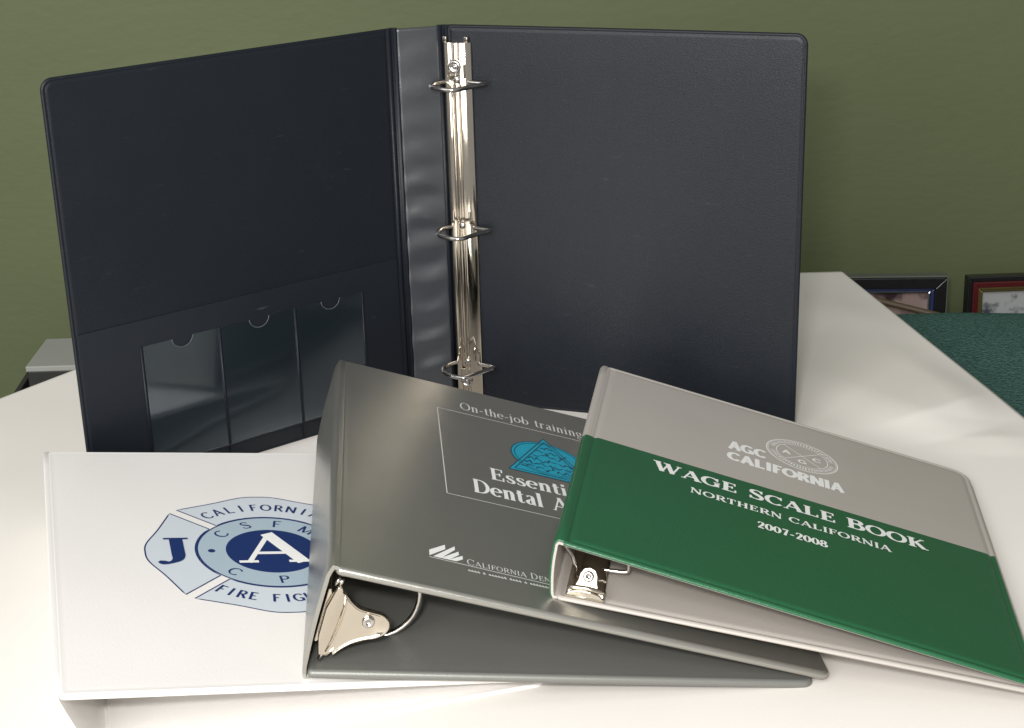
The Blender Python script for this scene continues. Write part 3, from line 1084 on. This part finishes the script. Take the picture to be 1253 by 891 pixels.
def wrinkle(i, u, v, n):
    if i >= m_:
        return (0, 0)
    s = (u - .0028) / (ns - .0056)
    e = math.sin(math.pi * max(0, min(1, s))) ** .7
    vv = v / nh
    a = noise.noise(Vector((u * 14, v * 75, 1.7))) * 1.0 + .7 * math.sin(v * 2 * math.pi / .024 + 1.5 * noise.noise(Vector((u * 30, v * 12, 4))))
    k = .25 + .75 * max(0, min(1, (1.02 - vv) * 2.2))
    return (0, .00125 * a * e * k)


extrude('spine', NS, poly, .0010, nh - .0010, 'navy_spine', n_root, nv=150, deform=wrinkle, bev=None)
# hinge webs: pairs of thin welded ribs either side of the spine
XA = Vector((1, 0, 0))
NH = Fr(NO, XA, NV, XA.cross(NV))


def hp(p):
    d = p - NO
    return (d.dot(NH.U), d.dot(NH.N))


for pts in ([NS(ns - .0040, 0, .0000), NS(ns - .0022, 0, .0006), NS(ns - .0008, 0, -.0006), NS(ns, 0, -.0012), NR(.0008, 0, -.0006), NR(.0022, 0, .0006), NR(.0040, 0, .0000),
             NR(.0040, 0, -.0026), NR(0, 0, -.0034), NS(ns - .0040, 0, -.0026)],
            [NL(nw - .0040, 0, .0000), NL(nw - .0022, 0, .0006), NL(nw - .0008, 0, -.0006), NS(0, 0, -.0012), NS(.0008, 0, -.0006), NS(.0022, 0, .0006), NS(.0040, 0, .0000),
             NS(.0040, 0, -.0026), NS(0, 0, -.0034), NL(nw - .0040, 0, -.0026)]):
    extrude('hinge', NH, [hp(p) for p in pts], .0004, nh - .0004, 'navy', n_root, nv=1)

# pocket panel on the inside of the left cover (u measured from the free edge)
q_ = lambda d: nw - d
pk = slab('pocket_panel', NL, .0030, nw - .0060, .0030, .1206, .0007, .0008, 'navy', nfront, (.005, .002, .001, .001), prof=board_profile(.0008, .0002))
seams = []
px = [q_(.2142), q_(.1553), q_(.0950), q_(.0383)]
for k in range(3):
    a, b = px[k] + .0012, px[k + 1] - .0012
    y0, y1 = .0138, .1022
    mid = (a + b) / 2 + .001
    rN = .0078
    ol = [(a, y0), (b, y0), (b, y1), (mid + rN, y1)]
    for j in range(1, 12):
        t_ = math.pi * j / 12
        ol.append((mid + rN * math.cos(t_), y1 - rN * .9 * math.sin(t_)))
    ol += [(mid - rN, y1), (a, y1)]
    # film bows out a little: grid of strips from the outline
    tube('notch_glint', [NL(p[0], p[1], .0013) for p in ol[3:16]], .00022, 'film_glint', nfront, seg=6)  # thin pale tube stands in for the highlight along the cut notch
    o = plate('card_pocket', NL.at(0, 0, .0011), ol, .00025, 'film', nfront, bev=None)
for x_ in px:
    extrude('pocket_seam', NL, [(x_ - .0012, .0006), (x_ - .0006, .0014), (x_ + .0006, .0014), (x_ + .0012, .0006)], .0030, .1022, 'navy', nfront)
fbot = Fr(NL.o, NL.V, NL.U, NL.N)
extrude('pocket_seam', fbot, [(.0122, .0006), (.0130, .0014), (.0142, .0014), (.0150, .0006)], px[0] - .001, px[3] + .001, 'navy', nfront)

# ring mechanism of the navy binder on the back cover
prof = [(.0004, .0001), (.0004, .0022), (.0022, .0046), (.0046, .0052), (.0062, .0050), (.0070, .0038), (.0082, .0040), (.0088, .0054), (.0104, .0056), (.0110, .0044),
        (.0124, .0044), (.0132, .0056), (.0170, .0052), (.0196, .0040), (.0214, .0020), (.0214, .0001)]
nm = extrude('ring_mechanism', NR, prof, .0075, nh - .0120, 'nickel', n_root, bev=.0002)
for u_ in (.0022, .0182):
    extrude('end_tab', NR, [(u_ - .0016, .0010), (u_ - .0016, .0040), (u_ + .0016, .0046), (u_ + .0016, .0010)], nh - .0122, nh - .0078, 'nickel', nm, bev=.0004)
pc = .0109
for v in (.0335, .1410, .2490):
    raw = [(-.0088, .0030), (-.0118, .0070), (-.0142, .0130), (-.0140, .0205), (-.0100, .0280), (-.0020, .0335), (.0050, .0350), (.0090, .0338),
           (.0150, .0220), (.0200, .0130), (.0220, .0092), (.0208, .0068), (.0150, .0052), (.0088, .0036)]
    tube('ring', catmull([NR(pc + a, v, b) for a, b in raw], 5), .0017, 'ring_steel', nm, seg=12)
    lathe('rivet', Fr(NR(pc + .0002, v + .0020, .0048), dr, NV, NR.N), [(.0026, 0), (.0026, .0010), (.0018, .0018), (.0004, .0020)], 'ring_steel', nm)
    for s_ in (-1, 1):
        box('ring_clip', (pc + s_ * .0062 - .0008, v + .0030, .0040), (pc + s_ * .0062 + .0008, v + .0130, .0064), 'nickel', nm, bev=.0004, fr=NR)
for v, s_ in ((.2603, 1), (.0195, -1)):
    rf = Fr(NR(.0100, v, .0050), dr, NV, NR.N)
    lathe('rivet', rf, [(.0048, 0), (.0048, .0012), (.0038, .0022), (.0030, .0018), (.0022, .0012), (.0014, .0012), (.0012, .0022), (.0004, .0024)], 'ring_steel', nm, seg=24)
    ol = [(.0050, v + s_ * -.0100), (.0058, v), (.0064, v + s_ * .0040), (.0100, v + s_ * .0066), (.0136, v + s_ * .0040), (.0142, v), (.0150, v + s_ * -.0100)]
    plate('lever_plate', NR.at(0, 0, .0044), ol, .0010, 'nickel', nm, bev=.0004)

# ------------------------------------------------------------------ things behind the table
SH_Z, SH_Y0 = -.34, 1.49
shelf = thing('low_cabinet', 'low dark cabinet against the green wall behind the table', 'cabinet', (0, 1.62, FLOOR_Z))
box('cabinet_top', (-1.1, SH_Y0, SH_Z - .02), (1.3, WALL_Y - .004, SH_Z), 'brown_wood', shelf, bev=.002)
box('cabinet_body', (-1.08, SH_Y0 + .02, FLOOR_Z), (1.28, WALL_Y - .006, SH_Z - .02), 'brown_wood', shelf, bev=.002)


def picture(name, label, cen_x, width, height, yaw, y, edge, ew, mat, trim, trim2, print_mat, mw, tilt):
    r = thing(name, label, 'picture frame', (cen_x, y, SH_Z), 0.0, None)
    c, s = math.cos(yaw), math.sin(yaw)
    U = Vector((c, s, 0))
    V = Vector((-s * math.sin(tilt), c * math.sin(tilt), math.cos(tilt)))
    fr = Fr(Vector((cen_x, y, SH_Z)) - U * width / 2, U, V, U.cross(V))
    def bar(nm, pts, m, z0, z1):
        plate(nm, fr.at(0, 0, z0), pts, z1 - z0, m, r, bev=.001)
    w, h = width, height
    for nm, a, b, m_2, z1 in (('outer_edge', 0.0, ew, edge, .0145), ('moulding', ew, mw, mat, .016)):
        for pts in ([(a, a), (w - a, a), (w - b, b), (b, b)], [(w - a, a), (w - a, h - a), (w - b, h - b), (w - b, b)],
                    [(w - a, h - a), (a, h - a), (b, h - b), (w - b, h - b)], [(a, h - a), (a, a), (b, b), (b, h - b)]):
            bar(nm, pts, m_2, 0, z1)
    for k, (tm, tw, z) in enumerate(((trim, .0035, .013), (trim2, .003, .010))):
        a = mw + k * .0035
        b = a + tw
        for pts in ([(a, a), (w - a, a), (w - b, b), (b, b)], [(w - a, a), (w - a, h - a), (w - b, h - b), (w - b, b)],
                    [(w - a, h - a), (a, h - a), (b, h - b), (w - b, h - b)], [(a, h - a), (a, a), (b, b), (b, h - b)]):
            bar('inner_trim', pts, tm, .002, z)
    bar('print', [(mw, mw), (w - mw, mw), (w - mw, h - mw), (mw, h - mw)], print_mat, .001, .004)
    return r


picture('picture_frame', 'black framed photograph with silver inner edge standing behind the paper', .375, .205, .262, -.06, 1.665, 'dull_edge', .0018,
        'black_wood', 'blue_trim', 'silver', 'photo_print_dim', .014, .06)
picture('picture_frame', 'dark red framed photograph with gold inner edge beside the black frame', .600, .200, .258, .02, 1.665, 'black_wood', .0055,
        'red_wood', 'gold', 'gold', 'photo_print', .012, .06)

st_ = tube('wooden_stick', [(.36, 1.60, -.075), (.49, 1.60, -.112), (.56, 1.60, -.135)], .0035, 'brown_wood', None, seg=8)
st_['label'] = 'thin brown wooden stick lying across the front of the black picture frame'
st_['category'] = 'stick'

# teal upholstered bench seat to the right of the table
bench = thing('upholstered_bench', 'teal green woven fabric bench seat beside the cream paper', 'bench', (.75, 1.25, FLOOR_Z))
cu0, cu1, cv0, cv1 = .335, 1.25, .95, 1.475
nx_, ny_ = 60, 40
verts, faces = [], []
for j in range(ny_ + 1):
    for i in range(nx_ + 1):
        a, b = i / nx_, j / ny_
        x, y = cu0 + (cu1 - cu0) * a, cv0 + (cv1 - cv0) * b
        ex, ey = min(a, 1 - a) * (cu1 - cu0), min(b, 1 - b) * (cv1 - cv0)
        z = -.046 + .010 * math.sin(math.pi * a) * math.sin(math.pi * b) + .004 * noise.noise(Vector((x * 8, y * 8, 0)))
        R_ = .03
        for e in (ex, ey):
            if e < R_:
                z -= R_ - math.sqrt(max(0, R_ * R_ - (R_ - e) ** 2))
        verts.append((x, y, z))
for j in range(ny_):
    for i in range(nx_):
        k = j * (nx_ + 1) + i
        faces.append((k, k + 1, k + nx_ + 2, k + nx_ + 1))
rim = [i for i in range(nx_ + 1)] + [j * (nx_ + 1) + nx_ for j in range(1, ny_ + 1)] + [ny_ * (nx_ + 1) + i for i in range(nx_ - 1, -1, -1)] + [j * (nx_ + 1) for j in range(ny_ - 1, 0, -1)]
b0 = len(verts)
for k in rim:
    verts.append((verts[k][0], verts[k][1], -.30))
for k in range(len(rim)):
    k2 = (k + 1) % len(rim)
    faces.append((rim[k], b0 + k, b0 + k2, rim[k2]))
faces.append(tuple(b0 + k for k in range(len(rim))))
mk('seat', verts, faces, 'fabric', bench)
for lx in (cu0 + .05, cu1 - .05):
    for ly in (cv0 + .05, cv1 - .05):
        box('leg', (lx - .02, ly - .02, FLOOR_Z), (lx + .02, ly + .02, -.30), 'black_wood', bench, bev=.003)

# grey-lidded black box and a black folder behind the paper's left edge
bx = thing('storage_box', 'black box with a pale grey lid behind the navy binder', 'box', (-.38, 1.6, SH_Z))
box('box_body', (-.507, 1.572, SH_Z), (-.25, 1.655, -.124), 'black_card', bx, bev=.001)
box('lid', (-.508, 1.571, -.124), (-.249, 1.656, -.118), 'grey_card', bx, bev=.001)
fo = plate('folder', Fr((-.548, 1.60, SH_Z), (.25, .97, 0), (.12, 0, .99), (.97, -.25, .05)), [(-.08, 0), (.05, 0), (.05, .215), (.02, .205), (-.08, .16)], .006, 'black_card', None, bev=.0008)
fo['label'] = 'thin black folder standing upright beside the grey lidded box'
fo['category'] = 'folder'
